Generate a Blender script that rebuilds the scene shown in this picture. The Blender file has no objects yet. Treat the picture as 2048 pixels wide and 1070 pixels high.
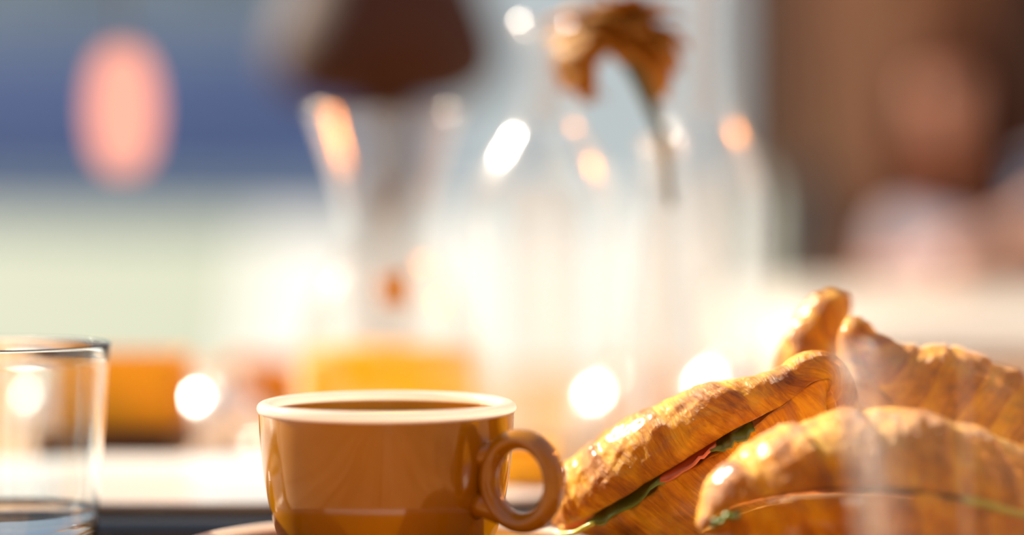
import bpy, bmesh, math, random
from mathutils import Vector, Matrix, noise
random.seed(7)
SC = bpy.context.scene
COL = SC.collection
PI = math.pi

# ------------------------------------------------------------------ camera, sky, sun, exposure
CAM_Z = 0.90                       # eye point; the table top is at 0.75
FPX = 4836.0                       # 85 mm on a 36 mm sensor, 2048 px wide
HZ = 383.0                         # image row of the horizon
cd = bpy.data.cameras.new('camera'); cam = bpy.data.objects.new('camera', cd); COL.objects.link(cam)
cd.sensor_width = 36.0; cd.lens = 85.0
cam.location = (0, 0, CAM_Z)
cam.rotation_euler = (math.radians(90) - math.atan((535 - HZ) / FPX), 0, 0)
cd.clip_start = 0.02; cd.clip_end = 400
cd.dof.use_dof = True; cd.dof.focus_distance = 0.852; cd.dof.aperture_fstop = 2.1
SC.camera = cam

w = bpy.data.worlds.new('sky'); SC.world = w; w.use_nodes = True
nt = w.node_tree; nt.nodes.clear()
wo = nt.nodes.new('ShaderNodeOutputWorld'); wb = nt.nodes.new('ShaderNodeBackground')
tc = nt.nodes.new('ShaderNodeTexCoord'); sx = nt.nodes.new('ShaderNodeSeparateXYZ'); rp = nt.nodes.new('ShaderNodeValToRGB')
nt.links.new(tc.outputs['Generated'], sx.inputs[0]); nt.links.new(sx.outputs[2], rp.inputs[0])
rp.color_ramp.elements[0].position = 0.0; rp.color_ramp.elements[0].color = (0.60, 0.66, 0.66, 1)
rp.color_ramp.elements[1].position = 0.7; rp.color_ramp.elements[1].color = (0.36, 0.46, 0.62, 1)
nt.links.new(rp.outputs[0], wb.inputs[0]); wb.inputs[1].default_value = 0.80
nt.links.new(wb.outputs[0], wo.inputs[0])

sd = bpy.data.lights.new('sun', 'SUN'); sun = bpy.data.objects.new('sun', sd); COL.objects.link(sun)
SUN_DIR = Vector((-0.82, 0.64, 0.66)).normalized()      # towards the sun: behind and left of the table
sun.rotation_euler = SUN_DIR.to_track_quat('Z', 'Y').to_euler(); sun.location = (-6, 8, 6)
sd.energy = 14.0; sd.angle = math.radians(0.8); sd.color = (1.0, 0.88, 0.72)

SC.view_settings.view_transform = 'Standard'; SC.view_settings.look = 'None'
SC.view_settings.gamma = 1.0; SC.view_settings.use_curve_mapping = False
SC.view_settings.exposure = 0.15
SC.cycles.use_denoising = True
SC.cycles.max_bounces = 14; SC.cycles.transmission_bounces = 12; SC.cycles.transparent_max_bounces = 32
SC.cycles.glossy_bounces = 6; SC.cycles.diffuse_bounces = 5
SC.cycles.sample_clamp_indirect = 12.0
SC.cycles.caustics_reflective = False; SC.cycles.caustics_refractive = False

# ------------------------------------------------------------------ helpers
def at(px, py, D):
    """world point that stands at depth D in the direction measured from the photograph"""
    return Vector(((px - 1024) / FPX * D, D, CAM_Z + (HZ - py) / FPX * D))
def pm(npx, D): return npx / FPX * D

def tag(o, label=None, cat=None, group=None, kind=None):
    if label: o['label'] = label
    if cat: o['category'] = cat
    if group: o['group'] = group
    if kind: o['kind'] = kind
    return o
def thing(name, label, cat, loc, group=None, rotz=0):
    o = bpy.data.objects.new(name, None); COL.objects.link(o); o.location = loc
    o.rotation_euler = (0, 0, rotz); o.empty_display_size = 0.02
    return tag(o, label, cat, group)
def link(name, me, mat, parent=None, smooth=True):
    o = bpy.data.objects.new(name, me); COL.objects.link(o)
    if mat: me.materials.append(mat)
    if smooth:
        me.polygons.foreach_set('use_smooth', [True] * len(me.polygons))
    if parent: o.parent = parent
    return o
def from_bm(name, bm, mat, parent=None, smooth=True):
    me = bpy.data.meshes.new(name); bmesh.ops.recalc_face_normals(bm, faces=bm.faces[:]); bm.to_mesh(me); bm.free()
    return link(name, me, mat, parent, smooth)
def smooth_profile(pts, n=8):
    """Catmull-Rom through (r, z) points"""
    out = []
    P = [pts[0]] + list(pts) + [pts[-1]]
    for i in range(1, len(P) - 2):
        for k in range(n):
            t = k / n
            out.append(tuple(0.5 * ((2 * P[i][j]) + (-P[i-1][j] + P[i+1][j]) * t + (2*P[i-1][j] - 5*P[i][j] + 4*P[i+1][j] - P[i+2][j]) * t*t
                       + (-P[i-1][j] + 3*P[i][j] - 3*P[i+1][j] + P[i+2][j]) * t**3) for j in range(len(pts[0]))))
    out.append(tuple(pts[-1]))
    return out
def lathe_bm(prof, seg=64, close=False, bm=None):
    """surface of revolution; profile points with r ~ 0 become poles; close joins last to first"""
    bm = bm or bmesh.new(); rings = []
    for r, z in prof:
        if r < 1e-6: rings.append([bm.verts.new((0, 0, z))])
        else: rings.append([bm.verts.new((r * math.cos(2*PI*k/seg), r * math.sin(2*PI*k/seg), z)) for k in range(seg)])
    pairs = list(zip(rings, rings[1:]))
    if close: pairs.append((rings[-1], rings[0]))
    for a, b in pairs:
        for k in range(seg):
            k2 = (k + 1) % seg
            if len(a) == 1 and len(b) == 1: continue
            if len(a) == 1: bm.faces.new((a[0], b[k], b[k2]))
            elif len(b) == 1: bm.faces.new((a[k], b[0], a[k2]))
            else: bm.faces.new((a[k], b[k], b[k2], a[k2]))
    return bm
def lathe(name, prof, mat, parent=None, seg=64, close=False):
    return from_bm(name, lathe_bm(prof, seg, close), mat, parent)
def box_bm(c, s, bevel=0.0, bm=None, seg=2):
    own = bmesh.new(); bmesh.ops.create_cube(own, size=1.0)
    for v in own.verts: v.co = Vector((v.co.x * s[0], v.co.y * s[1], v.co.z * s[2])) + Vector(c)
    if bevel: bmesh.ops.bevel(own, geom=own.edges[:], offset=bevel, segments=seg, affect='EDGES', profile=0.5)
    if bm is None: return own
    me = bpy.data.meshes.new('t'); own.to_mesh(me); own.free(); bm.from_mesh(me); bpy.data.meshes.remove(me); return bm
def box(name, c, s, mat, parent=None, bevel=0.0, seg=2):
    return from_bm(name, box_bm(c, s, bevel, seg=seg), mat, parent, smooth=False)
def tube_bm(pts, rads, seg=12, flat=1.0, bm=None):
    """tapered tube along points; flat squashes it in its binormal"""
    bm = bm or bmesh.new(); n = len(pts); pts = [Vector(p) for p in pts]; rings = []
    up = Vector((0, 0, 1))
    for i, p in enumerate(pts):
        T = (pts[min(i+1, n-1)] - pts[max(i-1, 0)]).normalized()
        A = T.cross(up)
        if A.length < 1e-3: A = T.cross(Vector((0, 1, 0)))
        A.normalize(); B = T.cross(A).normalized()
        r = rads[i] if hasattr(rads, '__len__') else rads
        rings.append([bm.verts.new(p + (A * math.cos(2*PI*k/seg) + B * flat * math.sin(2*PI*k/seg)) * r) for k in range(seg)])
    for a, b in zip(rings, rings[1:]):
        for k in range(seg): bm.faces.new((a[k], a[(k+1) % seg], b[(k+1) % seg], b[k]))
    bm.faces.new(rings[0][::-1]); bm.faces.new(rings[-1])
    return bm
def tube(name, pts, rads, mat, parent=None, seg=12, flat=1.0):
    return from_bm(name, tube_bm(pts, rads, seg, flat), mat, parent)

# ------------------------------------------------------------------ materials
def mat(name, col, rough=0.5, metal=0.0, var=0.0, vscale=8.0, bump=0.0, bscale=60.0, coat=0.0, spec=0.5, sss=0.0, coord='Object', stretch=(1, 1, 1), trans=0.0, crough=0.05):
    m = bpy.data.materials.new(name); m.use_nodes = True; n = m.node_tree.nodes; l = m.node_tree.links
    p = n['Principled BSDF']; p.inputs['Base Color'].default_value = (*col, 1); p.inputs['Roughness'].default_value = rough
    p.inputs['Metallic'].default_value = metal; p.inputs['Coat Weight'].default_value = coat; p.inputs['Coat Roughness'].default_value = crough
    p.inputs['Specular IOR Level'].default_value = spec; p.inputs['Transmission Weight'].default_value = trans
    if sss: p.inputs['Subsurface Weight'].default_value = sss; p.inputs['Subsurface Radius'].default_value = (0.02, 0.008, 0.003); p.inputs['Subsurface Scale'].default_value = 0.5
    t = n.new('ShaderNodeTexCoord'); mp = n.new('ShaderNodeMapping'); mp.inputs['Scale'].default_value = stretch
    l.new(t.outputs[coord], mp.inputs[0])
    if var:
        no = n.new('ShaderNodeTexNoise'); no.inputs['Scale'].default_value = vscale; no.inputs['Detail'].default_value = 5
        l.new(mp.outputs[0], no.inputs[0])
        r = n.new('ShaderNodeValToRGB'); r.color_ramp.elements[0].position = 0.3; r.color_ramp.elements[1].position = 0.7
        r.color_ramp.elements[0].color = (*[c * (1 - var) for c in col], 1); r.color_ramp.elements[1].color = (*[min(1, c * (1 + var)) for c in col], 1)
        l.new(no.outputs[0], r.inputs[0]); l.new(r.outputs[0], p.inputs['Base Color'])
    if bump:
        nb = n.new('ShaderNodeTexNoise'); nb.inputs['Scale'].default_value = bscale; nb.inputs['Detail'].default_value = 4
        l.new(mp.outputs[0], nb.inputs[0]); b = n.new('ShaderNodeBump'); b.inputs['Strength'].default_value = bump; b.inputs['Distance'].default_value = 0.002
        l.new(nb.outputs[0], b.inputs['Height']); l.new(b.outputs[0], p.inputs['Normal'])
    return m
def thin_glass(name, tint, rough=0.16, refl=0.10):
    """thin-walled glass: straight-through transmission and a Fresnel-weighted gloss"""
    m = bpy.data.materials.new(name); m.use_nodes = True; n = m.node_tree.nodes; l = m.node_tree.links; n.clear()
    o = n.new('ShaderNodeOutputMaterial'); tr = n.new('ShaderNodeBsdfTransparent'); g = n.new('ShaderNodeBsdfGlossy'); mx = n.new('ShaderNodeMixShader')
    lw = n.new('ShaderNodeLayerWeight'); lw.inputs[0].default_value = 0.30
    mr = n.new('ShaderNodeMapRange'); mr.inputs['To Min'].default_value = refl * 0.6; mr.inputs['To Max'].default_value = 0.75
    pw = n.new('ShaderNodeMath'); pw.operation = 'POWER'; pw.inputs[1].default_value = 2.0
    l.new(lw.outputs['Facing'], pw.inputs[0]); l.new(pw.outputs[0], mr.inputs['Value'])
    tr.inputs[0].default_value = (*tint, 1); g.inputs['Roughness'].default_value = rough; g.inputs[0].default_value = (1, 1, 1, 1)
    l.new(mr.outputs[0], mx.inputs[0]); l.new(tr.outputs[0], mx.inputs[1]); l.new(g.outputs[0], mx.inputs[2]); l.new(mx.outputs[0], o.inputs[0])
    return m
def real_glass(name, ior, col=(1, 1, 1), rough=0.0):
    m = bpy.data.materials.new(name); m.use_nodes = True; n = m.node_tree.nodes; l = m.node_tree.links; n.clear()
    o = n.new('ShaderNodeOutputMaterial'); g = n.new('ShaderNodeBsdfGlass'); g.inputs['IOR'].default_value = ior; g.inputs['Roughness'].default_value = rough
    g.inputs[0].default_value = (*col, 1); l.new(g.outputs[0], o.inputs[0]); return m
def wood(name, dark, light, scale=3.0, rough=0.4, axis='X', coat=0.2):
    m = bpy.data.materials.new(name); m.use_nodes = True; n = m.node_tree.nodes; l = m.node_tree.links
    p = n['Principled BSDF']; t = n.new('ShaderNodeTexCoord'); mp = n.new('ShaderNodeMapping')
    st = {'X': (1, 14, 14), 'Y': (14, 1, 14), 'Z': (14, 14, 1)}[axis]; mp.inputs['Scale'].default_value = st
    l.new(t.outputs['Object'], mp.inputs[0]); no = n.new('ShaderNodeTexNoise'); no.inputs['Scale'].default_value = scale; no.inputs['Detail'].default_value = 6
    no.inputs['Distortion'].default_value = 1.2
    l.new(mp.outputs[0], no.inputs[0]); r = n.new('ShaderNodeValToRGB'); r.color_ramp.elements[0].position = 0.35; r.color_ramp.elements[1].position = 0.65
    r.color_ramp.elements[0].color = (*dark, 1); r.color_ramp.elements[1].color = (*light, 1); l.new(no.outputs[0], r.inputs[0]); l.new(r.outputs[0], p.inputs['Base Color'])
    b = n.new('ShaderNodeBump'); b.inputs['Strength'].default_value = 0.2; b.inputs['Distance'].default_value = 0.001; l.new(no.outputs[0], b.inputs['Height']); l.new(b.outputs[0], p.inputs['Normal'])
    p.inputs['Roughness'].default_value = rough; p.inputs['Coat Weight'].default_value = coat; p.inputs['Coat Roughness'].default_value = 0.15
    return m
def translucent(name, col, amount=0.5, rough=0.4):
    m = bpy.data.materials.new(name); m.use_nodes = True; n = m.node_tree.nodes; l = m.node_tree.links
    p = n['Principled BSDF']; p.inputs['Base Color'].default_value = (*col, 1); p.inputs['Roughness'].default_value = rough
    tr = n.new('ShaderNodeBsdfTranslucent'); tr.inputs[0].default_value = (*col, 1); mx = n.new('ShaderNodeMixShader'); mx.inputs[0].default_value = amount
    l.new(p.outputs[0], mx.inputs[1]); l.new(tr.outputs[0], mx.inputs[2]); l.new(mx.outputs[0], n['Material Output'].inputs[0]); return m
def emit(name, col, s):
    m = bpy.data.materials.new(name); m.use_nodes = True; n = m.node_tree.nodes; l = m.node_tree.links; n.clear()
    o = n.new('ShaderNodeOutputMaterial'); e = n.new('ShaderNodeEmission'); e.inputs[0].default_value = (*col, 1); e.inputs[1].default_value = s
    l.new(e.outputs[0], o.inputs[0]); return m

M = {}
M['glaze'] = mat('amber_glaze', (0.32, 0.128, 0.0003), rough=0.10, coat=0.3, crough=0.02, var=0.12, vscale=25)
M['white_glaze'] = mat('cream_glaze', (0.86, 0.80, 0.70), rough=0.12, coat=0.5)
M['lip_glare'] = translucent('pale_lip_glare', (1.0, 0.97, 0.92), 0.65, 0.15)  # sun glare on the lips, put into a whitened translucent glaze
M['white_china'] = mat('white_china', (0.85, 0.84, 0.80), rough=0.15, coat=0.5)
M['coffee'] = mat('coffee_crema', (0.85, 0.42, 0.06), rough=0.35, var=0.5, vscale=60)
M['black'] = mat('black_lacquer', (0.012, 0.012, 0.013), rough=0.22, coat=0.5)
M['glass'] = real_glass('clear_glass', 1.47, (0.97, 0.985, 0.985))
M['water'] = real_glass('water', 1.33, (0.98, 0.99, 0.99))
M['bottle'] = thin_glass('bottle_glass', (0.985, 0.99, 0.99), 0.20, 0.12)
M['fine_glass'] = thin_glass('fine_glass', (0.985, 0.99, 0.99), 0.05, 0.045)
M['jar'] = thin_glass('glint_jar_glass', (0.985, 0.99, 0.99), 0.30, 0.5)
M['carafe'] = thin_glass('carafe_glass', (0.985, 0.99, 0.99), 0.15, 0.08)
M['juice'] = translucent('orange_juice', (1.0, 0.64, 0.0), 0.75, 0.4)
M['table'] = wood('table_wood', (0.34, 0.17, 0.06), (0.48, 0.27, 0.11), 3.0, 0.55, 'Y', 0.0)
M['orange_box'] = translucent('orange_lacquer', (0.80, 0.42, 0.0), 0.35, 0.6)
M['leaf'] = mat('salad_leaf', (0.10, 0.17, 0.02), rough=0.4, var=0.4, vscale=90, sss=0.2)
M['stalk'] = mat('salad_stalk', (0.42, 0.44, 0.05), rough=0.35, var=0.2, vscale=90)
M['ham'] = mat('cured_ham', (0.62, 0.16, 0.06), rough=0.35, var=0.35, vscale=90)
M['cheese'] = mat('yellow_cheese', (0.80, 0.50, 0.10), rough=0.4)

def pastry_mat():
    m = bpy.data.materials.new('baked_pastry'); m.use_nodes = True; n = m.node_tree.nodes; l = m.node_tree.links; p = n['Principled BSDF']
    uv = n.new('ShaderNodeUVMap'); uv.uv_map = 'crust'; tco = n.new('ShaderNodeTexCoord')
    mp = n.new('ShaderNodeMapping'); mp.inputs['Scale'].default_value = (16, 1.6, 1); l.new(uv.outputs[0], mp.inputs[0])   # streaks that run around the roll
    st = n.new('ShaderNodeTexNoise'); st.inputs['Scale'].default_value = 1.0; st.inputs['Detail'].default_value = 7; st.inputs['Roughness'].default_value = 0.65; st.inputs['Distortion'].default_value = 0.7
    l.new(mp.outputs[0], st.inputs[0])
    bl = n.new('ShaderNodeTexNoise'); bl.inputs['Scale'].default_value = 85; bl.inputs['Detail'].default_value = 5; l.new(tco.outputs['Object'], bl.inputs[0])
    fl = n.new('ShaderNodeTexVoronoi'); fl.inputs['Scale'].default_value = 190; l.new(tco.outputs['Object'], fl.inputs[0])
    at_ = n.new('ShaderNodeAttribute'); at_.attribute_name = 'crest'
    mix = n.new('ShaderNodeMath'); mix.operation = 'MULTIPLY_ADD'; mix.inputs[1].default_value = 0.45
    l.new(st.outputs[0], mix.inputs[0])
    m2 = n.new('ShaderNodeMath'); m2.operation = 'MULTIPLY_ADD'; m2.inputs[1].default_value = 0.52; l.new(bl.outputs[0], m2.inputs[0])
    m3 = n.new('ShaderNodeMath'); m3.operation = 'MULTIPLY'; m3.inputs[1].default_value = 0.18; l.new(at_.outputs['Fac'], m3.inputs[0]); l.new(m3.outputs[0], m2.inputs[2])
    l.new(m2.outputs[0], mix.inputs[2])
    r = n.new('ShaderNodeValToRGB'); cr = r.color_ramp
    cr.elements[0].position = 0.30; cr.elements[0].color = (0.95, 0.58, 0.030, 1)
    cr.elements[1].position = 0.79; cr.elements[1].color = (0.19, 0.045, 0.001, 1)
    e = cr.elements.new(0.48); e.color = (0.84, 0.40, 0.004, 1); e = cr.elements.new(0.61); e.color = (0.58, 0.21, 0.001, 1)
    l.new(mix.outputs[0], r.inputs[0]); l.new(r.outputs[0], p.inputs['Base Color'])
    ad = n.new('ShaderNodeMath'); ad.operation = 'MULTIPLY_ADD'; ad.inputs[1].default_value = 0.35; l.new(fl.outputs['Distance'], ad.inputs[0]); l.new(st.outputs[0], ad.inputs[2])
    b = n.new('ShaderNodeBump'); b.inputs['Strength'].default_value = 1.0; b.inputs['Distance'].default_value = 0.0014; l.new(ad.outputs[0], b.inputs['Height']); l.new(b.outputs[0], p.inputs['Normal'])
    p.inputs['Roughness'].default_value = 0.42; p.inputs['Specular IOR Level'].default_value = 0.3; p.inputs['Coat Weight'].default_value = 0.25; p.inputs['Coat Roughness'].default_value = 0.2
    p.inputs['Subsurface Weight'].default_value = 0.2; p.inputs['Subsurface Radius'].default_value = (0.010, 0.005, 0.001); p.inputs['Subsurface Scale'].default_value = 0.6
    return m
M['pastry'] = pastry_mat()
M['crumb'] = mat('pastry_crumb', (0.80, 0.42, 0.07), rough=0.7, var=0.25, vscale=120, bump=0.6, bscale=400)

# ------------------------------------------------------------------ setting
GROUND = mat('pale_paving', (0.38, 0.385, 0.37), rough=0.7, var=0.12, vscale=0.35)
g = box('floor', (0, 75, -0.05), (160, 170, 0.1), GROUND); tag(g, kind='structure')

dk = bpy.data.objects.new('floor_deck', None); COL.objects.link(dk); tag(dk, kind='structure'); dk['kind'] = 'structure'
dwm = wood('deck_wood', (0.15, 0.055, 0.012), (0.24, 0.09, 0.02), 2, 0.6, 'X', 0.0)
for i in range(46):
    box('deck_board', (0, -1.6 + 0.15 * i, 0.012), (9.0, 0.144, 0.024), dwm, dk, 0.002)

# buildings across the square: lower storey blue, upper storey grey blue
bl = thing('building', 'distant building with a blue lower storey and pale grey upper storey, far left', 'building', (-13.0, 75.0, 0))
M['blue_wall'] = mat('blue_wall', (0.20, 0.26, 0.52), rough=0.6, var=0.18, vscale=0.2)
M['grey_wall'] = mat('grey_wall', (0.34, 0.40, 0.48), rough=0.7, var=0.12, vscale=0.2)
box('lower_wall', (0, 1.0, 3.2), (21.0, 2.0, 4.5), M['blue_wall'], bl)
box('plinth', (0, 0.9, 0.48), (21.2, 2.2, 0.96), mat('pale_plinth', (0.80, 0.86, 0.78), 0.7), bl)
box('upper_wall', (0, 1.3, 7.9), (22.0, 2.6, 4.9), M['grey_wall'], bl)
for i in range(5):
    wn = box('window', (-8 + 4 * i, -0.02, 8.6), (1.8, 0.08, 2.2), mat('window_frame', (0.6, 0.6, 0.6), 0.5), bl)
    box('pane', (-8 + 4 * i, -0.07, 8.6), (1.6, 0.03, 2.0), mat('window_pane', (0.12, 0.16, 0.2), 0.1), wn)
lb = bmesh.new(); lq = [(-1.2, 10), (-6.6, 62), (-42, 62), (-9, 10)]
lt = [lb.verts.new((x, y, 0.012)) for x, y in lq]; lo = [lb.verts.new((x, y, 0.0)) for x, y in lq]
lb.faces.new(lt); lb.faces.new(lo[::-1])
for k in range(4): lb.faces.new((lt[k], lo[k], lo[(k+1) % 4], lt[(k+1) % 4]))
lw = from_bm('lawn', lb, mat('dry_lawn', (0.185, 0.215, 0.165), 0.9, var=0.15, vscale=0.4), None, False)
tag(lw, kind='structure')

# timber wall on the right, each board a part
tw = bpy.data.objects.new('wall_right', None); COL.objects.link(tw); tw.location = (0.50, 5.2, 0); tag(tw, kind='structure')
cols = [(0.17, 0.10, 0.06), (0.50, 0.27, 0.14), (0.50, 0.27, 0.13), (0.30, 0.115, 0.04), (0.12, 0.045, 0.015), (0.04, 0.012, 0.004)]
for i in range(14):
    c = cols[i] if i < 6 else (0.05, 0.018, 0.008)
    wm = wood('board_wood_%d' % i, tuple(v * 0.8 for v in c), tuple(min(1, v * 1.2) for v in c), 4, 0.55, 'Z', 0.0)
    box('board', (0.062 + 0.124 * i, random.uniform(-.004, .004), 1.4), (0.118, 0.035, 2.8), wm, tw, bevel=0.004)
box('wall_backing', (0.87, 0.06, 1.4), (1.78, 0.06, 2.8), mat('wall_backing', (0.05, 0.03, 0.02), 0.8), tw)
# grey green cabinet and dark post before it
cb = thing('cabinet', 'grey green low cabinet standing before the timber wall, behind the right bottle', 'cabinet', (at(1560, 0, 4.95).x, 4.95, 0))
cm = mat('cabinet_paint', (0.30, 0.34, 0.30), 0.5, var=0.1)
box('cabinet_body', (0, 0, 0.45), (0.10, 0.25, 0.90), cm, cb, 0.004); box('cabinet_top', (0, 0, 0.91), (0.112, 0.27, 0.02), cm, cb, 0.003)
box('door', (0, -0.13, 0.45), (0.088, 0.015, 0.8), cm, cb, 0.003)
ps = thing('dark_post', 'dark navy post standing to the right of the grey green cabinet', 'post', (at(1630, 0, 4.7).x, 4.7, 0))
pmn = mat('dark_post', (0.025, 0.025, 0.035), 0.5)
box('shaft', (0, 0, 0.46), (0.07, 0.045, 0.92), pmn, ps, 0.004); box('base_plate', (0, 0, 0.008), (0.12, 0.12, 0.016), pmn, ps, 0.003); box('cap', (0, 0, 0.925), (0.078, 0.052, 0.014), pmn, ps, 0.003)

# the cafe front behind the eye point, with a narrow opening filled by an added white panel
terra = mat('ochre_plaster', (0.20, 0.075, 0.012), 0.8, var=0.15, vscale=2)
wbk = bpy.data.objects.new('wall_back', None); COL.objects.link(wbk); wbk.location = (0, -1.7, 0); tag(wbk, kind='structure')
box('wall_panel', (-1.8, 0, 1.4), (3.6, 0.1, 2.8), terra, wbk); box('wall_panel', (2.16, 0, 1.4), (3.68, 0.1, 2.8), terra, wbk); box('wall_panel', (0.16, 0, 2.55), (0.32, 0.1, 0.5), terra, wbk)
sh = box('streak_panel', (0.16, 0.0, 1.15), (0.31, 0.05, 2.28), mat('streak_panel_white', (0.8, 0.78, 0.74), 0.5), wbk)  # unseen white panel, added to reflect as a bright streak on the cup
# a warm bulb added out of view for orange glints on the bottles
bu = thing('glint_bulb', 'added warm orange bulb for glints on the bottles, hanging above the right side, outside the view', 'lamp', (1.10, 1.62, 1.55))
lathe('bulb', [(0.045 * math.sin(PI * k / 16) if 0 < k < 16 else 0, -0.045 * math.cos(PI * k / 16)) for k in range(17)], emit('glint_glow', (1.0, 0.34, 0.06), 30.0), bu, 24)
pdl = bpy.data.lights.new('glint_light', 'POINT'); pdo = bpy.data.objects.new('glint_light', pdl); COL.objects.link(pdo); pdo.parent = bu; pdo.location = (0, -0.06, 0)
pdl.energy = 24; pdl.color = (1.0, 0.30, 0.04); pdl.shadow_soft_size = 0.03
tube('cord', [(0, 0, 0.044), (0, 0, 1.026)], 0.003, M['black'], bu, 6)

# ------------------------------------------------------------------ main table
tb = thing('table', 'sunlit wooden table carrying the cup, glasses, bottles and croissants', 'table', (0, 0.9, 0))
TW, TY0, TY1 = 1.3, 0.25, 2.02
for i in range(13):
    x = -TW/2 + 0.05 + 0.1 * i
    box('plank', (x, (TY0 + TY1) / 2 - 0.9, 0.735), (0.0988, TY1 - TY0, 0.03), M['table'], tb, 0.0012)
box('apron', (0, TY0 + 0.1 - 0.9, 0.68), (TW - 0.2, 0.025, 0.08), M['table'], tb, 0.002)
box('apron', (0, TY1 - 0.1 - 0.9, 0.68), (TW - 0.2, 0.025, 0.08), M['table'], tb, 0.002)
for sx_ in (-1, 1):
    for y in (TY0 + 0.1, TY1 - 0.1):
        box('leg', (sx_ * (TW/2 - 0.1), y - 0.9, 0.36), (0.06, 0.06, 0.72), M['table'], tb, 0.004)
# second table on the right
t2 = thing('table', 'white cloth covered table at which the blurred person sits', 'table', (1.15, 2.95, 0))
wt = mat('white_cloth', (0.46, 0.42, 0.36), 0.8, var=0.04, vscale=6)
wd2 = wood('second_table_wood', (0.25, 0.12, 0.05), (0.4, 0.2, 0.09), 3, 0.5, 'X')
box('tabletop', (0, 0, 0.733), (1.64, 1.04, 0.03), wd2, t2, 0.003)
for sx_ in (-1, 1):
    for sy in (-1, 1): box('leg', (sx_ * 0.74, sy * 0.44, 0.359), (0.05, 0.05, 0.718), wd2, t2, 0.004)
def cloth_mesh(hx, hy, drop, cx, cy):
    bm = bmesh.new(); N = 60; V = {}
    for i in range(N + 1):
        for j in range(N + 1):
            u = (i / N * 2 - 1) * (hx + drop); v = (j / N * 2 - 1) * (hy + drop)
            x = max(-hx, min(hx, u)); y = max(-hy, min(hy, v)); d = abs(u - x) + abs(v - y) if (abs(u) > hx or abs(v) > hy) else 0
            wv = 0.012 * math.sin((u + v) * 22) * min(1, d / drop) if d else 0
            ox = (math.copysign(0.012 + wv, u) if abs(u) > hx else 0); oy = (math.copysign(0.012 + wv, v) if abs(v) > hy else 0)
            V[i, j] = bm.verts.new((cx + x + ox, cy + y + oy, 0.752 - min(d, drop)))
    for i in range(N):
        for j in range(N): bm.faces.new((V[i, j], V[i+1, j], V[i+1, j+1], V[i, j+1]))
    return bm
cl = from_bm('tablecloth', cloth_mesh(0.825, 0.525, 0.22, 0, 0), wt); cl.location = (1.15, 2.95, 0)
sm = cl.modifiers.new('thickness', 'SOLIDIFY'); sm.thickness = 0.002; sm.offset = 1
tag(cl, 'white cloth draped over the far right table', 'tablecloth')

# ------------------------------------------------------------------ cup and saucer
CUP = Vector((at(773, 0, 0.85).x, 0.85, 0.75))
sc_ = thing('saucer', 'amber glazed saucer with rim whitened as sun glare, under the coffee cup', 'saucer', CUP)
sp = smooth_profile([(0.0, 0.0045), (0.020, 0.0045), (0.030, 0.006), (0.050, 0.011), (0.068, 0.0180), (0.0772, 0.0235)], 8)
so = smooth_profile([(0.0755, 0.0205), (0.062, 0.012), (0.046, 0.0055), (0.032, 0.001), (0.030, 0.0), (0.0, 0.0)], 8)
lathe('dish', sp + so, M['glaze'], sc_, 96)
bmr = bmesh.new()
lathe('rim', [(0.0768 + 0.0020 * math.cos(a), 0.0228 + 0.0019 * math.sin(a)) for a in [2*PI*k/14 for k in range(14)]], M['lip_glare'], sc_, 96, close=True)

cup = thing('coffee_cup', 'amber glazed coffee cup with rim whitened as sun glare and round handle, on its saucer', 'cup', CUP)
outp = smooth_profile([(0.0, 0.0085), (0.0225, 0.0085), (0.0235, 0.0068), (0.0245, 0.0095), (0.0300, 0.0155), (0.0365, 0.0245), (0.0405, 0.036), (0.0432, 0.050), (0.0446, 0.064), (0.0450, 0.0735)], 8)
inp = smooth_profile([(0.0408, 0.0735), (0.0405, 0.062), (0.0402, 0.050), (0.037, 0.036), (0.031, 0.022), (0.020, 0.015), (0.0, 0.014)], 8)
lathe('body', outp + inp, M['glaze'], cup, 128)
lathe('rim', [(0.0430 + 0.0027 * math.cos(a), 0.0740 + 0.0024 * math.sin(a)) for a in [2*PI*k/18 for k in range(18)]], M['lip_glare'], cup, 128, close=True)
lathe('coffee', smooth_profile([(0.0407, 0.0692), (0.0395, 0.0690), (0.03, 0.0689), (0.0, 0.0689)], 4) , M['coffee'], cup, 96)
# ring handle, turned towards the camera
def handle():
    bm = bmesh.new(); rings = []; th = math.radians(-38); e = Vector((math.cos(th), math.sin(th), 0)); s = Vector((-math.sin(th), math.cos(th), 0)); up = Vector((0, 0, 1))
    N, K = 72, 20
    for i in range(N):
        a = 2 * PI * i / N
        rad = e * math.cos(a) + up * math.sin(a)
        c = e * 0.0600 + up * 0.0523 + e * 0.0138 * math.cos(a) + up * 0.0142 * math.sin(a)
        tr, tw_ = 0.0035, 0.0041
        rings.append([bm.verts.new(c + rad * tr * math.cos(2*PI*k/K) + s * tw_ * math.sin(2*PI*k/K)) for k in range(K)])
    for i in range(N):
        A, B = rings[i], rings[(i+1) % N]
        for k in range(K): bm.faces.new((A[k], A[(k+1) % K], B[(k+1) % K], B[k]))
    # short roots that join the ring to the wall
    for z in (0.060, 0.043):
        pts = [e * 0.041 + up * z, e * 0.0445 + up * z, e * 0.0515 + up * (0.0523 + (z - 0.0523) * 1.30)]
        tube_bm(pts, [0.0054, 0.0044, 0.0036], 12, 1.0, bm)
    return bm
from_bm('handle', handle(), M['glaze'], cup)

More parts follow.
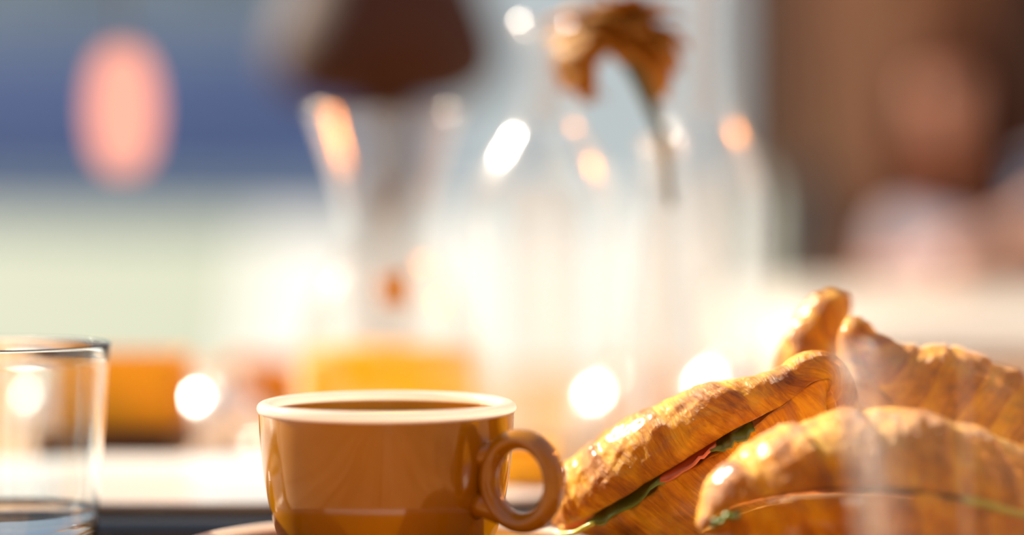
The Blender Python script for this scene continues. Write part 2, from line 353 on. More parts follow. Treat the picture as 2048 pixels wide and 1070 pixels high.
# ------------------------------------------------------------------ tray with white platter behind the cup
TRZ = 0.75
TY, TB = 0.962, 1.165
tr = thing('tray', 'black lacquered tray with rounded lip lying behind the saucer', 'tray', (-0.19, (TY + TB) / 2, TRZ))
from_bm('base', box_bm((0, 0, 0.009), (0.46, TB - TY, 0.018), 0.0085, seg=5), M['black'], tr)
pl = thing('platter', 'long white china platter lying on the black tray', 'plate', (-0.19, (TY + TB) / 2 + 0.006, TRZ + 0.018))
def platter_bm(lx, ly):
    bm = bmesh.new(); rings = []
    prof = [(1.0, 0.0035), (0.995, 0.0052), (0.97, 0.0048), (0.90, 0.0022), (0.80, 0.0018), (0.0, 0.0018)]
    prof2 = [(0.99, 0.0022), (0.90, 0.0), (0.0, 0.0)]
    N = 96
    def ring(s, z):
        if s == 0: return [bm.verts.new((0, 0, z))]
        R = []
        for k in range(N):
            a = 2 * PI * k / N; c, s_ = math.cos(a), math.sin(a); p = 5.0
            q = (abs(c) ** p + abs(s_) ** p) ** (-1 / p)
            ix = lx - (1 - s) * ly; iy = ly * s
            R.append(bm.verts.new((ix * q * c, iy * q * s_, z)))
        return R
    for pr in (prof, prof2): rings.append([ring(*x) for x in pr])
    def skin(A, B):
        for k in range(N):
            k2 = (k + 1) % N
            if len(B) == 1: bm.faces.new((A[k], A[k2], B[0]))
            else: bm.faces.new((A[k], A[k2], B[k2], B[k]))
    for rr in rings:
        for A, B in zip(rr, rr[1:]): skin(A, B)
    skin(rings[0][0], rings[1][0]); return bm
from_bm('dish', platter_bm(0.215, 0.086), M['white_china'], pl)

# ------------------------------------------------------------------ tumblers
def tumbler(name, label, px, D, rt, rb, h, base, water, real=True, group=None, seg=96, th=0.0016):
    loc = Vector((at(px, 0, D).x, D, 0.75)); t = thing(name, label, 'glass', loc, group)
    prof = [(0, 0), (rb * 0.6, 0.0), (rb - 0.002, 0.0004), (rb, 0.003)] + [(rb + (rt - rb) * k / 12, 0.003 + (h - 0.004) * k / 12) for k in range(1, 13)] + \
           [(rt - th * 0.25, h), (rt - th * 0.75, h), (rt - th, h - 0.001)]
    inner = []
    for k in range(12, 0, -1):
        z = base + 0.006 + (h - 0.002 - base - 0.006) * (k - 1) / 12
        inner.append((rb + (rt - rb) * z / h - th, z))
    zi = base; ri = rb + (rt - rb) * zi / h - th
    inner += [(ri - 0.0006, base + 0.003), (ri - 0.003, base + 0.0008), (ri * 0.6, base), (0, base - 0.0006)]
    lathe('bowl', prof + inner, M['glass'] if real else M['fine_glass'], t, seg)
    if water:
        rw = lambda z: rb + (rt - rb) * z / h - th - 0.00012
        wp = [(0, base + 0.0004), (ri * 0.6, base + 0.0006), (ri - 0.0035, base + 0.0012), (ri - 0.0012, base + 0.0034), (rw(base + 0.0065), base + 0.0065), (rw(water), water), (rw(water) - 0.001, water - 0.0006), (0, water - 0.0008)]
        lathe('water', wp, M['water'] if real else M['carafe'], t, seg)
    return t
tumbler('water_glass', 'clear straight tumbler of water in sharp focus at the left edge', 4, 0.90, 0.0398, 0.0335, 0.0933, 0.0150, 0.0315, th=0.0011)
tumbler('drinking_glass', 'blurred clear glass standing in front of the croissants at the right edge', 1962, 0.70, 0.0415, 0.0345, 0.1055, 0.010, 0, real=False)
def round_glass(label, px, D, R_, h, zc):  # added jars, their shoulders rounded to throw sun glints at the camera
    t = thing('glint_jar', label, 'jar', (at(px, 0, D).x, D, 0.75), 'added round glass jars shaped for sun glints')
    prof = smooth_profile([(0, 0), (R_ * 0.55, 0), (R_ * 0.72, 0.003), (R_ * 0.95, zc * 0.5), (R_, zc), (R_ * 0.90, zc + (h - zc) * 0.42), (R_ * 0.66, zc + (h - zc) * 0.80), (R_ * 0.42, h - 0.002), (R_ * 0.40, h + 0.004)], 8)
    inn = [(max(0, r - 0.0015), z + (0.006 if r < R_ * 0.6 and z < h / 2 else 0)) for r, z in prof]; inn[0] = (0, 0.006)
    lathe('bowl', prof + inn[::-1], M['jar'], t, 64)
    lathe('rim', [(R_ * 0.40 - 0.0007 + 0.0013 * math.cos(a), h + 0.004 + 0.0013 * math.sin(a)) for a in [2*PI*k/12 for k in range(12)]], M['carafe'], t, 48, close=True)
    return t
round_glass('added round glass jar shaped for a sun glint behind the platter, left of the cup', 446, 1.36, 0.0270, 0.042, 0.018)
round_glass('added round glass jar shaped for a sun glint, seen through the sharp water glass', 108, 1.36, 0.025, 0.044, 0.018)
round_glass('added round glass jar shaped for a sun glint behind the two bottles, nearer the cup', 1272, 1.40, 0.036, 0.046, 0.020)
round_glass('added round glass jar shaped for a sun glint behind the right bottle', 1484, 1.44, 0.034, 0.050, 0.022)

# ------------------------------------------------------------------ carafe of juice
CA = Vector((at(772, 0, 1.25).x, 1.25, 0.75))
ca = thing('carafe', 'clear waisted glass carafe half filled with orange juice behind the cup', 'carafe', CA)
def wall(pts, th=0.0015, n=8):
    o = smooth_profile(pts, n); i = [(max(0, r - th), z + (th if r < 1e-6 else 0)) for r, z in o]
    i[0] = (0, o[0][1] + 0.004); return o + i[::-1]
cprof = [(0, 0.0), (0.036, 0.0), (0.0455, 0.004), (0.0475, 0.030), (0.0475, 0.062), (0.040, 0.090), (0.0265, 0.115), (0.0235, 0.132), (0.0275, 0.155), (0.036, 0.180), (0.0405, 0.193)]
lathe('vessel', wall(cprof), M['carafe'], ca, 80)
lathe('juice', smooth_profile([(0, 0.0045), (0.034, 0.0045), (0.0438, 0.008), (0.0457, 0.030), (0.0455, 0.060), (0.0425, 0.068)], 6) + [(0.040, 0.0675), (0, 0.0673)], M['juice'], ca, 64)
from_bm('refraction_square', box_bm((0.006, -0.038, 0.101), (0.016, 0.001, 0.016), 0.0002), mat('orange_refraction', (0.75, 0.28, 0.02), 0.6), ca)  # flat orange square added in place of a refraction inside the glass

# ------------------------------------------------------------------ bottles and vase
def bottle(label, px, D, pts, name='glass_bottle', group='clear bottles'):
    b = thing(name, label, 'bottle' if 'bottle' in name else 'vase', (at(px, 0, D).x, D, 0.75), group)
    lathe('vessel', wall(pts), M['bottle'], b, 72)
    rt, ht = pts[-1]
    lathe('lip', [(rt + 0.0022 * math.cos(a) - 0.0006, ht - 0.004 + 0.0036 * math.sin(a)) for a in [2*PI*k/14 for k in range(14)]], M['bottle'], b, 64, close=True)
    return b
bottle('clear glass bottle with sloping shoulders beside the carafe', 1092, 1.15,
       [(0, 0), (0.030, 0), (0.0345, 0.004), (0.0348, 0.05), (0.0348, 0.120), (0.0340, 0.146), (0.028, 0.164), (0.018, 0.180), (0.0145, 0.196), (0.0138, 0.215), (0.0150, 0.232)])
bottle('tall clear glass bottle with wide neck, farthest right', 1402, 1.22,
       [(0, 0), (0.029, 0), (0.0335, 0.004), (0.0335, 0.05), (0.0335, 0.130), (0.0325, 0.150), (0.026, 0.172), (0.0195, 0.188), (0.0180, 0.205), (0.0175, 0.235), (0.0185, 0.262)])
bottle('slim clear bud vase between the two bottles holding the mustard flower', 1325, 1.08,
       [(0, 0), (0.015, 0), (0.0175, 0.003), (0.0180, 0.04), (0.0165, 0.08), (0.0120, 0.120), (0.0085, 0.140), (0.0080, 0.158), (0.0110, 0.175)], 'bud_vase', None)

# flower
fc = at(1232, 62, 1.08)
FLS = 1.15
fl = thing('flower', 'mustard yellow flower with drooping petals and dark stem in the bud vase', 'flower', (at(1325, 0, 1.08).x, 1.08, 0.80))
base = Vector(fl.location)
M['petal'] = translucent('mustard_petal', (0.52, 0.25, 0.02), 0.35, 0.6)
M['stem'] = mat('dark_stem', (0.06, 0.075, 0.02), 0.5)
hc = fc - base
mouth = Vector((0, 0, 0.925 - 0.80))
tube('stem', [mouth + Vector((0.004, 0, -0.032)), mouth + Vector((0.002, 0, -0.015)), mouth, (mouth + hc) / 2 + Vector((-0.001, 0, 0.004)), hc + Vector((0.003, 0, -0.004))], [0.0018, 0.002, 0.0026, 0.0042, 0.0060], M['stem'], fl, 10)
lathe_c = from_bm('calyx', tube_bm([hc + Vector((0.006, 0, -0.016)), hc + Vector((0.003, 0, -0.008)), hc], [0.003, 0.007, 0.009], 12), M['stem'], fl)
def petal_mesh(L, W, curl):
    bm = bmesh.new(); N = 6; rows = []
    for i in range(N + 1):
        t = i / N; wd = W * (math.sin(PI * min(1, t * 0.8 + 0.12)) ** 0.7) * (1 if t < 0.95 else 0.8)
        z = -curl * L * t * t; x = L * t * (1 - 0.18 * curl * t)
        rows.append([bm.verts.new((x, y * wd, z + 0.12 * W * (1 - y * y) + 0.0006 * math.sin(9 * t + 5 * y))) for y in (-1, -0.5, 0, 0.5, 1)])
    for a, b in zip(rows, rows[1:]):
        for k in range(4): bm.faces.new((a[k], a[k+1], b[k+1], b[k]))
    me = bpy.data.meshes.new('petal'); bm.to_mesh(me); bm.free(); me.materials.append(M['petal'])
    me.polygons.foreach_set('use_smooth', [True] * len(me.polygons)); return me
pms = [petal_mesh(0.026, 0.0085, c) for c in (0.25, 0.55, 0.85)]
for ring_, (n_, el, sc2) in enumerate([(13, 0.02, 1.1), (12, 0.28, 1.05), (11, 0.55, 0.9), (9, 0.9, 0.7), (6, 1.25, 0.5)]):
    for k in range(n_):
        a = 2 * PI * k / n_ + ring_ * 0.37
        p = bpy.data.objects.new('petal', pms[(k + ring_) % 3]); COL.objects.link(p); p.parent = fl
        p.location = hc + Vector((0, 0, 0.001 * ring_)); s = 1.15 * sc2 * random.uniform(0.9, 1.1); p.scale = (s, s, s)
        p.rotation_euler = (random.uniform(-.2, .2), -el + random.uniform(-.1, .1), a)
        sf = p.modifiers.new('thickness', 'SOLIDIFY'); sf.thickness = 0.0005
# petals that droop on the left
for k in range(7):
    p = bpy.data.objects.new('petal', pms[2]); COL.objects.link(p); p.parent = fl
    p.location = hc + Vector((-0.014, random.uniform(-.008, .008), -0.001)); p.rotation_euler = (random.uniform(-.3, .3), 0.75 + 0.12 * k % 0.4, PI + (k - 3) * 0.22)
    sf = p.modifiers.new('thickness', 'SOLIDIFY'); sf.thickness = 0.0005

# ------------------------------------------------------------------ low orange boxes
def crate(label, x0, x1, D, h, dy, name='orange_box', z=0.75):
    X0, X1 = at(x0, 0, D).x, at(x1, 0, D).x; c = (X0 + X1) / 2; wdt = X1 - X0
    b = thing(name, label, 'box', (c, D + dy / 2, z), 'orange boxes'); th = 0.005
    box('bottom', (0, 0, 0.0025), (wdt - 0.01, dy - 0.01, 0.005), M['orange_box'], b, 0.0008)
    for s in (-1, 1):
        box('side_panel', (0, s * (dy / 2 - th / 2), h / 2), (wdt, th, h), M['orange_box'], b, 0.001)
        box('end_panel', (s * (wdt / 2 - th / 2), 0, h / 2), (th, dy - 2 * th - 0.0004, h), M['orange_box'], b, 0.001)
    return b
crate('low orange box on the dark wooden board, behind the sharp water glass', 128, 350, 1.20, 0.035, 0.06, z=0.782)
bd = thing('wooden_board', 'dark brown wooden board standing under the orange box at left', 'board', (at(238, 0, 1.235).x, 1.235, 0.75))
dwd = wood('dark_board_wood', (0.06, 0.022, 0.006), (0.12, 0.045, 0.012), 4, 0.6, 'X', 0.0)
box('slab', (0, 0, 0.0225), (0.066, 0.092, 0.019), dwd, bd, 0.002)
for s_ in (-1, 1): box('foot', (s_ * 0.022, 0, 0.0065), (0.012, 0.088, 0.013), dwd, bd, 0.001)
crate('low orange box behind the left side of the juice carafe', 440, 640, 1.60, 0.034, 0.09)
crate('small low orange box on the right end of the platter, seen through the cup handle', 990, 1118, 1.06, 0.0145, 0.05, z=0.7704)

# ------------------------------------------------------------------ croissants
def croissant(label, pts, roll=0.0, seed=0, wraps=7, amp=0.06, low=1.0, gap=0.0012, depth=1.0, cut=True, fill=(), spike=None, squash=1.0, close=None, lowend=0.0, torn_amp=0.10):
    """pts: (px, py, D, radius in px). Two halves split along a seam that faces the camera."""
    P = smooth_profile([tuple(at(a, b, d)) + (pm(r, d),) for a, b, d, r in pts], 22)
    n = len(P); cen = [Vector(p[:3]) for p in P]; rad = [max(p[3], 0.0004) for p in P]
    mid = cen[n // 2]; loc = Vector((mid.x, mid.y, 0.765))
    root = thing('croissant_sandwich', label, 'croissant', loc, 'croissants heaped on the plate')
    L = [0.0]; gap0 = gap
    for i in range(1, n): L.append(L[-1] + (cen[i] - cen[i-1]).length)
    frames = []
    for i in range(n):
        T = (cen[min(i+1, n-1)] - cen[max(i-1, 0)]).normalized()
        S = Vector((0, -1, 0)); S = (S - T * S.dot(T)).normalized(); U = S.cross(T)
        if (frames and U.dot(frames[-1][3]) < 0) or (not frames and U.z < 0): U = -U
        U = U.normalized()
        S2 = S * math.cos(roll) - U * math.sin(roll); U2 = U * math.cos(roll) + S * math.sin(roll)
        frames.append((T, S2, U2, U))
    def build(top):
        bm = bmesh.new(); lay = bm.loops.layers.uv.new('crust'); cr = bm.verts.layers.float.new('crest')
        A, Cn = 84, 10; rings = []; uvs = {}
        for i in range(n):
            t = L[i] / L[-1]; T, S, U, _u = frames[i]; R = rad[i]; ring = []
            ti = i / (n - 1); gap = gap0 * (1 if not close else max(0.03, min(1, (close[1] - ti) / (close[1] - close[0]))))
            for k in range(A + 1):
                ph = PI * k / A; sgn = 1 if top else -1
                lean = 0.75 * (ph / PI - 0.35) * (1 if top else -1)
                p = t * wraps + lean + 0.28 * noise.noise(Vector((t * 5 + seed, ph * 0.8 * sgn, seed)))
                f = p - math.floor(p)
                saw = (f ** 0.8) * (1 - max(0, (f - 0.90) / 0.10)) if f > 0 else 0
                p2 = p * 5 + 0.8 * noise.noise(Vector((t * 14, ph * 2, seed + 4))); f2 = p2 - math.floor(p2)
                q = Vector((math.cos(ph) * R * 90, math.sin(ph) * R * 90 * sgn, L[i] * 90 + seed * 7))
                nn = noise.noise(q) * 0.055 + noise.noise(q * 2.7) * 0.03 + noise.noise(q * 8) * 0.012
                if not top: nn *= 1.5
                edge = min(1, min(k, A - k) / 5)
                rr = R * (1 + amp * (saw - 0.5) + amp * 0.16 * f2 + nn)
                rz = rr * (1 if top else low * (1 + lowend * t))
                torn = 0.0
                if not top and k < 12: torn = torn_amp * R * noise.noise(Vector((L[i] * 160 + seed, 3, 0))) * (1 - k / 12)
                v = cen[i] + S * math.cos(ph) * rr * depth + U * (sgn * (math.sin(ph) * rz * squash + gap * min(1, R / 0.01)) + torn)
                vv = bm.verts.new(v - loc); vv[cr] = max(0, min(1, saw)); uvs[vv] = (p, ph / PI * 4 * (R / 0.02) ** 0.5); ring.append(vv)
            for k in range(1, Cn):       # the cut face
                s = k / Cn; xx = -1 + 2 * s
                q = Vector((xx * R * 200, L[i] * 200, seed))
                sgn = 1 if top else -1
                v = cen[i] + S * xx * R * depth * 0.985 + U * sgn * (gap * min(1, R / 0.01) + 0.0006 * noise.noise(q) + 0.0016 * (1 - xx * xx) * 0.6)
                vv = bm.verts.new(v - loc); vv[cr] = 0.0; uvs[vv] = (t * 40, s * 4); ring.append(vv)
            rings.append(ring)
        m_ = len(rings[0])
        for a, b in zip(rings, rings[1:]):
            for k in range(m_):
                k2 = (k + 1) % m_
                fc_ = bm.faces.new((a[k], a[k2], b[k2], b[k])); fc_.material_index = 0 if k < A else 1
        for r_ in (rings[0], rings[-1]): bm.faces.new(r_)
        for f_ in bm.faces:
            for lp in f_.loops: lp[lay].uv = uvs[lp.vert]
        o = from_bm('top_half' if top else 'bottom_half', bm, M['pastry'], root); o.data.materials.append(M['crumb']); return o
    build(True); build(False)
    def seam(t, out=1.0, up=0.0):
        i = min(n - 1, max(0, int(t * (n - 1)))); T, S, U, _u = frames[i]
        return cen[i] + S * rad[i] * depth * out + U * up - loc, T, S, U
    for kind, t0, t1, out, wdt in fill:
        N = 14; bm = bmesh.new(); A_, B_ = [], []
        rnd = random.Random(seed * 13 + int(t0 * 100))
        for k in range(N + 1):
            s = k / N; t = t0 + (t1 - t0) * s
            c, T, S, U = seam(t, out)
            prof = math.sin(PI * min(1, max(0.0, s * 0.96 + 0.02))) ** 0.45 if kind != 'stalk' else 1
            wob = rnd.uniform(-1, 1) * (0.0006 if kind != 'stalk' else 0.0001)
            dr = (0.0032 if kind == 'leaf' else 0.0006) * math.sin(s * 7 + seed)
            A_.append(c - S * 0.010 + U * (wob * 0.3)); B_.append(c + S * (wdt * prof * 0.5) - U * (abs(dr) * 0.6) + U * wob)
        if kind in ('stalk',):
            o = tube('leaf_stalk', [(b) for b in B_], [0.0016 - 0.0006 * k / N for k in range(N + 1)], M['stalk'], root, 10, 0.8)
        else:
            mats = {'leaf': M['leaf'], 'ham': M['ham'], 'cheese': M['cheese']}; rows = []
            for a, b in zip(A_, B_):
                rows.append([bm.verts.new(a.lerp(b, q / 5) + Vector((0, 0, 0.0007 * math.sin(q * 1.3 + a.x * 300)))) for q in range(6)])
            for a, b in zip(rows, rows[1:]):
                for q in range(5): bm.faces.new((a[q], a[q+1], b[q+1], b[q]))
            o = from_bm({'leaf': 'salad_leaf', 'ham': 'ham_slice', 'cheese': 'cheese_slice'}[kind], bm, mats[kind], root)
            sf = o.modifiers.new('thickness', 'SOLIDIFY'); sf.thickness = {'leaf': 0.0009, 'ham': 0.0012, 'cheese': 0.002}[kind]; sf.offset = 0
    return root

pt = thing('plate', 'round white china plate under the heap of croissants', 'plate', (0.163, 0.885, 0.75))
pp = smooth_profile([(0, 0.006), (0.07, 0.006), (0.082, 0.008), (0.100, 0.0125), (0.115, 0.0155), (0.1165, 0.0150), (0.114, 0.0135), (0.098, 0.010), (0.08, 0.003), (0.070, 0.0), (0.0, 0.0)], 6)
lathe('dish', pp, M['white_china'], pt, 96)

croissant('filled croissant in sharp focus leaning up beside the cup, salad and ham in its seam',
          [(1112, 1052, .905, 14), (1132, 1040, .903, 52), (1175, 1018, .898, 84), (1240, 982, .888, 101), (1330, 930, .876, 104), (1430, 872, .868, 94), (1510, 826, .866, 76), (1568, 793, .867, 56), (1618, 757, .868, 52), (1650, 758, .870, 50), (1670, 796, .871, 46), (1680, 845, .872, 40), (1686, 880, .872, 16)],
          roll=0.10, seed=3, wraps=6.5, amp=0.06, low=1.6, lowend=0.5, torn_amp=0.24, gap=0.0020, close=(.46, .54), fill=[('stalk', .11, .245, 1.04, .006), ('leaf', .22, .355, 1.03, .005), ('ham', .345, .425, 1.02, .0035), ('leaf', .42, .485, 1.05, .007)])
croissant('nearest filled croissant lying low at the front of the heap with broad wrapped ridges',
          [(1400, 1062, .80, 14), (1425, 1048, .80, 46), (1480, 1020, .80, 92), (1580, 996, .80, 134), (1700, 988, .80, 158), (1815, 992, .80, 166), (1925, 1012, .802, 152), (2035, 1040, .806, 126), (2130, 1075, .81, 90), (2200, 1100, .815, 40)],
          roll=-0.16, seed=11, wraps=7.5, amp=0.075, low=0.8, gap=0.0009, fill=[('leaf', .10, .22, 1.02, .005), ('stalk', .62, .80, 1.01, .004)])
croissant('filled croissant at the back right of the heap with its short horn pointing up',
          [(1712, 634, .915, 10), (1712, 650, .915, 26), (1722, 690, .915, 46), (1762, 745, .915, 70), (1830, 790, .915, 98), (1910, 822, .915, 112), (2010, 870, .915, 108), (2100, 930, .915, 88), (2170, 985, .915, 40)],
          roll=-0.45, seed=23, wraps=8, amp=0.06, low=1.1, gap=0.0004, close=None, fill=[('leaf', .56, .70, 1.04, .005), ('stalk', .52, .60, 1.05, .004)])
croissant('croissant behind the others of which only an upright rounded horn shows',
          [(1672, 580, .945, 3), (1671, 584, .945, 20), (1668, 600, .945, 37), (1650, 634, .945, 47), (1625, 680, .945, 54), (1612, 735, .945, 66), (1630, 800, .95, 80), (1680, 860, .955, 80), (1740, 905, .955, 60), (1780, 930, .96, 24)],
          roll=-1.5, seed=31, wraps=6, amp=0.03, low=1.0, gap=0.0001)

# ------------------------------------------------------------------ lamp and lantern
lp = thing('floor_lamp', 'dark brown rounded lampshade on a stand, blurred behind the carafe', 'lamp', (at(775, 0, 2.4).x, 2.4, 0))
M['shade'] = mat('brown_shade', (0.042, 0.013, 0.004), 0.8, var=0.3, vscale=6)
lathe('lamp_shade', wall([(0.03, 0.978), (0.070, 0.984), (0.104, 1.004), (0.116, 1.033), (0.108, 1.07), (0.092, 1.11), (0.080, 1.16)], 0.003), M['shade'], lp, 48)
tube('stand', [(0, 0, 0.02), (0, 0, 0.5), (0, 0, 0.86), (0, 0, 0.90), (0, 0, 0.99)], [0.010, 0.010, 0.012, 0.026, 0.030], M['shade'], lp, 20)
lathe('base', [(0, 0), (0.13, 0), (0.135, 0.01), (0.12, 0.02), (0.02, 0.03), (0, 0.03)], M['shade'], lp, 40)

ln = thing('paper_lantern', 'glowing pink and orange oblong lantern hanging before the blue wall at left', 'lantern', at(247, 220, 1.62))
M['lantern'] = emit('lantern_glow', (1.0, 0.40, 0.29), 1.2)
rx, rz = 0.0235, 0.0420
lathe('shade', [(rx * math.sin(PI * k / 20) ** 0.7 if 0 < k < 20 else 0, -rz * math.cos(PI * k / 20)) for k in range(21)], M['lantern'], ln, 32)
tube('cord', [(0, 0, rz), (0, 0, 1.62)], 0.0015, M['black'], ln, 6)
bmn = thing('lantern_beam', 'timber frame above the view from which the lantern hangs', 'frame', (at(247, 0, 1.62).x, 1.62, 0))
box('beam', (0, 0, ln.location.z + 1.66), (3.6, 0.08, 0.08), wd2, bmn, 0.004)
for s in (-1, 1): box('post', (s * 1.76, 0, (ln.location.z + 1.62) / 2), (0.08, 0.08, ln.location.z + 1.62), wd2, bmn, 0.004)

# ------------------------------------------------------------------ the blurred person on the right
def skin(name, nodes, edges, m, parent, sub=2, root=0):
    me = bpy.data.meshes.new(name); me.from_pydata([n_[0] for n_ in nodes], edges, []); me.materials.append(m)
    o = bpy.data.objects.new(name, me); COL.objects.link(o); o.parent = parent
    md = o.modifiers.new('skin', 'SKIN'); md.use_smooth_shade = True
    for v, n_ in zip(me.skin_vertices[0].data, nodes):
        r = n_[1]; v.radius = r if isinstance(r, tuple) else (r, r)
    me.skin_vertices[0].data[root].use_root = True
    s = o.modifiers.new('sub', 'SUBSURF'); s.levels = sub; s.render_levels = sub
    return o
H = at(1895, 222, 4.0)           # head centre
pr = thing('person', 'blurred person with long auburn hair in a navy cardigan, leaning on the far table', 'person', (H.x + 0.10, 4.15, 0.0))
B = Vector(pr.location)
M['skin'] = mat('skin', (0.72, 0.36, 0.22), 0.5, sss=0.1)
M['hair'] = mat('auburn_hair', (0.07, 0.018, 0.006), 0.9, var=0.4, vscale=30, stretch=(6, 6, 1), spec=0.1)
M['navy'] = mat('navy_knit', (0.03, 0.045, 0.10), 0.8, var=0.2, vscale=60)
M['lilac'] = mat('grey_lilac_shirt', (0.21, 0.175, 0.21), 0.8, var=0.1)
M['jeans'] = mat('dark_jeans', (0.04, 0.05, 0.09), 0.8)
h = H - B
neck = h + Vector((0.02, 0.03, -0.14)); chest = Vector((0.02, 0.0, 0.79)); waist = Vector((0.02, 0.06, 0.60)); pel = Vector((0.0, 0.08, 0.50))
shL = Vector((-0.11, 0.02, 0.865)); shR = Vector((0.17, -0.06, 0.935)); elL = Vector((-0.17, -0.22, 0.79)); wrL = Vector((-0.06, -0.42, 0.785))
elR = at(2085, 470, 3.55) - B; wrR = at(1868, 572, 3.25) - B
wrR.z = 0.79; elR.z = 0.83
nodes = [(pel, (0.11, 0.09)), (waist, (0.10, 0.075)), (chest, (0.11, 0.08)), (neck + Vector((0, 0, -0.03)), 0.055), (neck + Vector((-.005, -0.01, 0.04)), 0.05), (h + Vector((0, 0.01, -0.03)), 0.07),
         (shL, 0.055), (elL, 0.04), (wrL, 0.028), (shR, 0.055), (elR, 0.043), (wrR, 0.03),
         (Vector((-0.10, 0.05, 0.49)), 0.09), (Vector((-0.13, -0.36, 0.50)), 0.065), (Vector((-0.13, -0.33, 0.09)), 0.042), (Vector((-0.14, -0.47, 0.035)), 0.032),
         (Vector((0.10, 0.05, 0.49)), 0.09), (Vector((0.13, -0.36, 0.50)), 0.065), (Vector((0.13, -0.33, 0.09)), 0.042), (Vector((0.14, -0.47, 0.035)), 0.032)]
edges = [(0, 1), (1, 2), (2, 3), (3, 4), (4, 5), (2, 6), (6, 7), (7, 8), (2, 9), (9, 10), (10, 11), (0, 12), (12, 13), (13, 14), (14, 15), (0, 16), (16, 17), (17, 18), (18, 19)]
skin('body', nodes, edges, M['skin'], pr)
# head with eye sockets, nose, lips, chin, ears
def head_bm():
    bm = bmesh.new(); bmesh.ops.create_uvsphere(bm, u_segments=40, v_segments=30, radius=1.0)
    for v in bm.verts:
        x, y, z = v.co
        X, Y, Z = x * 0.074, y * 0.095, z * 0.118
        if z < 0: X *= 1 - 0.32 * z * z; Y *= 1 - 0.16 * z * z
        fr = max(0, -y)
        Y -= 0.020 * math.exp(-((x / 0.13) ** 2 + ((z + 0.18) / 0.22) ** 2)) * (fr > 0.5)      # nose
        for s in (-1, 1): Y += 0.010 * math.exp(-(((x - s * 0.38) / 0.18) ** 2 + ((z - 0.02) / 0.12) ** 2)) * (fr > 0.3)   # eye sockets
        Y -= 0.006 * math.exp(-((x / 0.25) ** 2 + ((z + 0.52) / 0.07) ** 2)) * (fr > 0.3)      # lips
        Y -= 0.008 * math.exp(-((x / 0.3) ** 2 + ((z + 0.85) / 0.12) ** 2)) * (fr > 0.1)
        for s in (-1, 1): X += s * 0.012 * math.exp(-(((x * s - 1) / 0.25) ** 2 + ((y) / 0.12) ** 2 + ((z + 0.05) / 0.22) ** 2))
        v.co = (X, Y, Z)
    return bm
hd = from_bm('head', head_bm(), M['skin'], pr); hd.location = h; hd.rotation_euler = (0.15, 0, math.radians(-18))
for s in (-1, 1):
    ey = lathe('eye', [(0.0115 * math.sin(PI * k / 10) if 0 < k < 10 else 0, -0.0115 * math.cos(PI * k / 10)) for k in range(11)], mat('eye_white', (0.8, 0.8, 0.78), 0.2), hd, 16)
    ey.location = (s * 0.029, -0.078, 0.002)
    ir = lathe('iris', [(0.0, 0.0122), (0.003, 0.0119), (0.0052, 0.0107), (0.0, 0.0098)], mat('iris', (0.06, 0.03, 0.015), 0.2), hd, 14); ir.location = ey.location; ir.rotation_euler = (PI / 2, 0, 0)
tube('lips', [(-0.022, -0.089, -0.062), (0, -0.098, -0.060), (0.022, -0.089, -0.062)], [0.002, 0.0055, 0.002], mat('lips', (0.5, 0.12, 0.1), 0.4), hd, 10)
# hair: cap plus long locks
def hair_bm():
    bm = bmesh.new(); bmesh.ops.create_uvsphere(bm, u_segments=40, v_segments=28, radius=1.0)
    dele = []
    for v in bm.verts:
        x, y, z = v.co
        if y < -0.45 and z < 0.40 and abs(x) < 0.62: dele.append(v)
        v.co = (x * 0.089, y * 0.108 + 0.006, z * 0.128 + 0.008)
        v.co += v.co.normalized() * 0.004 * noise.noise(Vector((x * 6, y * 6, z * 2)))
    bmesh.ops.delete(bm, geom=dele, context='VERTS')
    for k in range(22):
        a = math.radians(-52 + 284 * k / 21); r = 0.085
        x, y = r * math.cos(a), 0.012 + 0.10 * math.sin(a)
        tube_bm([(x * 0.8, y * 0.8, 0.06), (x * 1.05, y, -0.02), (x * 1.12, y * 1.05, -0.10), (x * 1.2 + 0.004 * math.sin(k), y * 1.08, -0.19), (x * 1.1, y * 1.0, -0.31)], [0.014, 0.020, 0.023, 0.022, 0.006], 8, 1, bm)
    return bm
hr = from_bm('hair', hair_bm(), M['hair'], pr); hr.location = h; hr.rotation_euler = (0.1, 0, math.radians(-18))
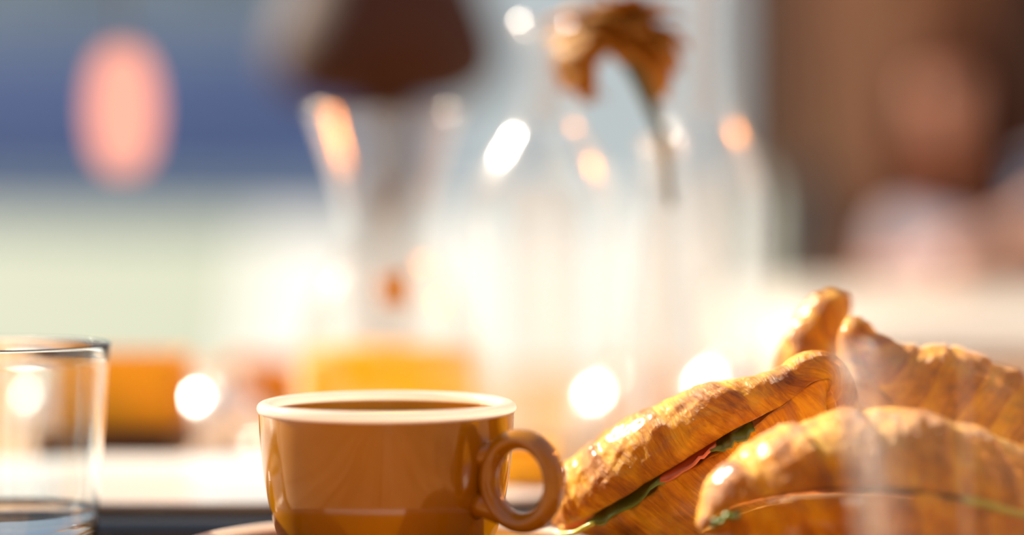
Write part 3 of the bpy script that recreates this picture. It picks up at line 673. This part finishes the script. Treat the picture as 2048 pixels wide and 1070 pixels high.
# clothes follow the body
def grow(ns, k): return [(n_[0], tuple(x + k for x in n_[1]) if isinstance(n_[1], tuple) else n_[1] + k) for n_ in ns]
skin('shirt', grow([nodes[1], nodes[2], (neck + Vector((0, 0, -0.05)), 0.058), (shL, 0.055), (elL, 0.045), (elL.lerp(wrL, .85), .036), (shR, .055)], 0.022), [(0, 1), (1, 2), (1, 3), (3, 4), (4, 5), (1, 6)], M['lilac'], pr)
skin('cardigan', grow([(shR + Vector((-.06, -0.02, -0.02)), 0.066), (shR, 0.060), (shR.lerp(elR, .6), 0.052), (shR.lerp(elR, .85), 0.050), (Vector((0.12, -0.02, 0.80)), 0.115), (Vector((0.08, 0.06, 0.56)), 0.11)], 0.016), [(0, 1), (1, 2), (2, 3), (0, 4), (4, 5)], M['navy'], pr)
skin('trousers', grow([nodes[0], nodes[12], nodes[13], nodes[14], nodes[16], nodes[17], nodes[18]], 0.012), [(0, 1), (1, 2), (2, 3), (0, 4), (4, 5), (5, 6)], M['jeans'], pr)
for wr, el in ((wrL, elL), (wrR, elR)):
    d = (wr - el); d.z = 0; d.normalize(); s = Vector((-d.y, d.x, 0)); z0 = Vector((0, 0, -0.008))
    skin('hand', [(wr, (0.026, 0.02)), (wr + d * 0.045, (0.034, 0.014)), (wr + d * 0.085, (0.036, 0.012))], [(0, 1), (1, 2)], M['skin'], pr, 2)
    for k, ln_ in enumerate((0.070, 0.080, 0.074, 0.058)):
        o_ = wr + d * 0.085 + s * (0.026 - 0.0175 * k)
        skin('finger', [(o_, 0.009), (o_ + d * ln_ * 0.45 + Vector((0, 0, 0.006)), 0.0085), (o_ + d * ln_ * 0.78 + Vector((0, 0, -0.001)), 0.0075), (o_ + d * ln_ + z0, 0.006)], [(0, 1), (1, 2), (2, 3)], M['skin'], pr, 2)
    sd_ = 1
    skin('thumb', [(wr + d * 0.025 + s * 0.018 * sd_, 0.013), (wr + d * 0.055 + s * 0.048 * sd_, 0.011), (wr + d * 0.085 + s * 0.060 * sd_ + z0, 0.008)], [(0, 1), (1, 2)], M['skin'], pr, 2)
ch = thing('chair', 'plain wooden chair under the blurred person', 'chair', (B.x, 4.23, 0))
box('seat', (0, 0, 0.385), (0.44, 0.42, 0.03), wd2, ch, 0.006); box('backrest', (0, 0.215, 0.70), (0.42, 0.022, 0.16), wd2, ch, 0.006)
for sx_ in (-1, 1):
    box('leg', (sx_ * 0.19, -0.18, 0.185), (0.035, 0.035, 0.37), wd2, ch, 0.003); box('leg', (sx_ * 0.19, 0.215, 0.39), (0.035, 0.03, 0.78), wd2, ch, 0.003)
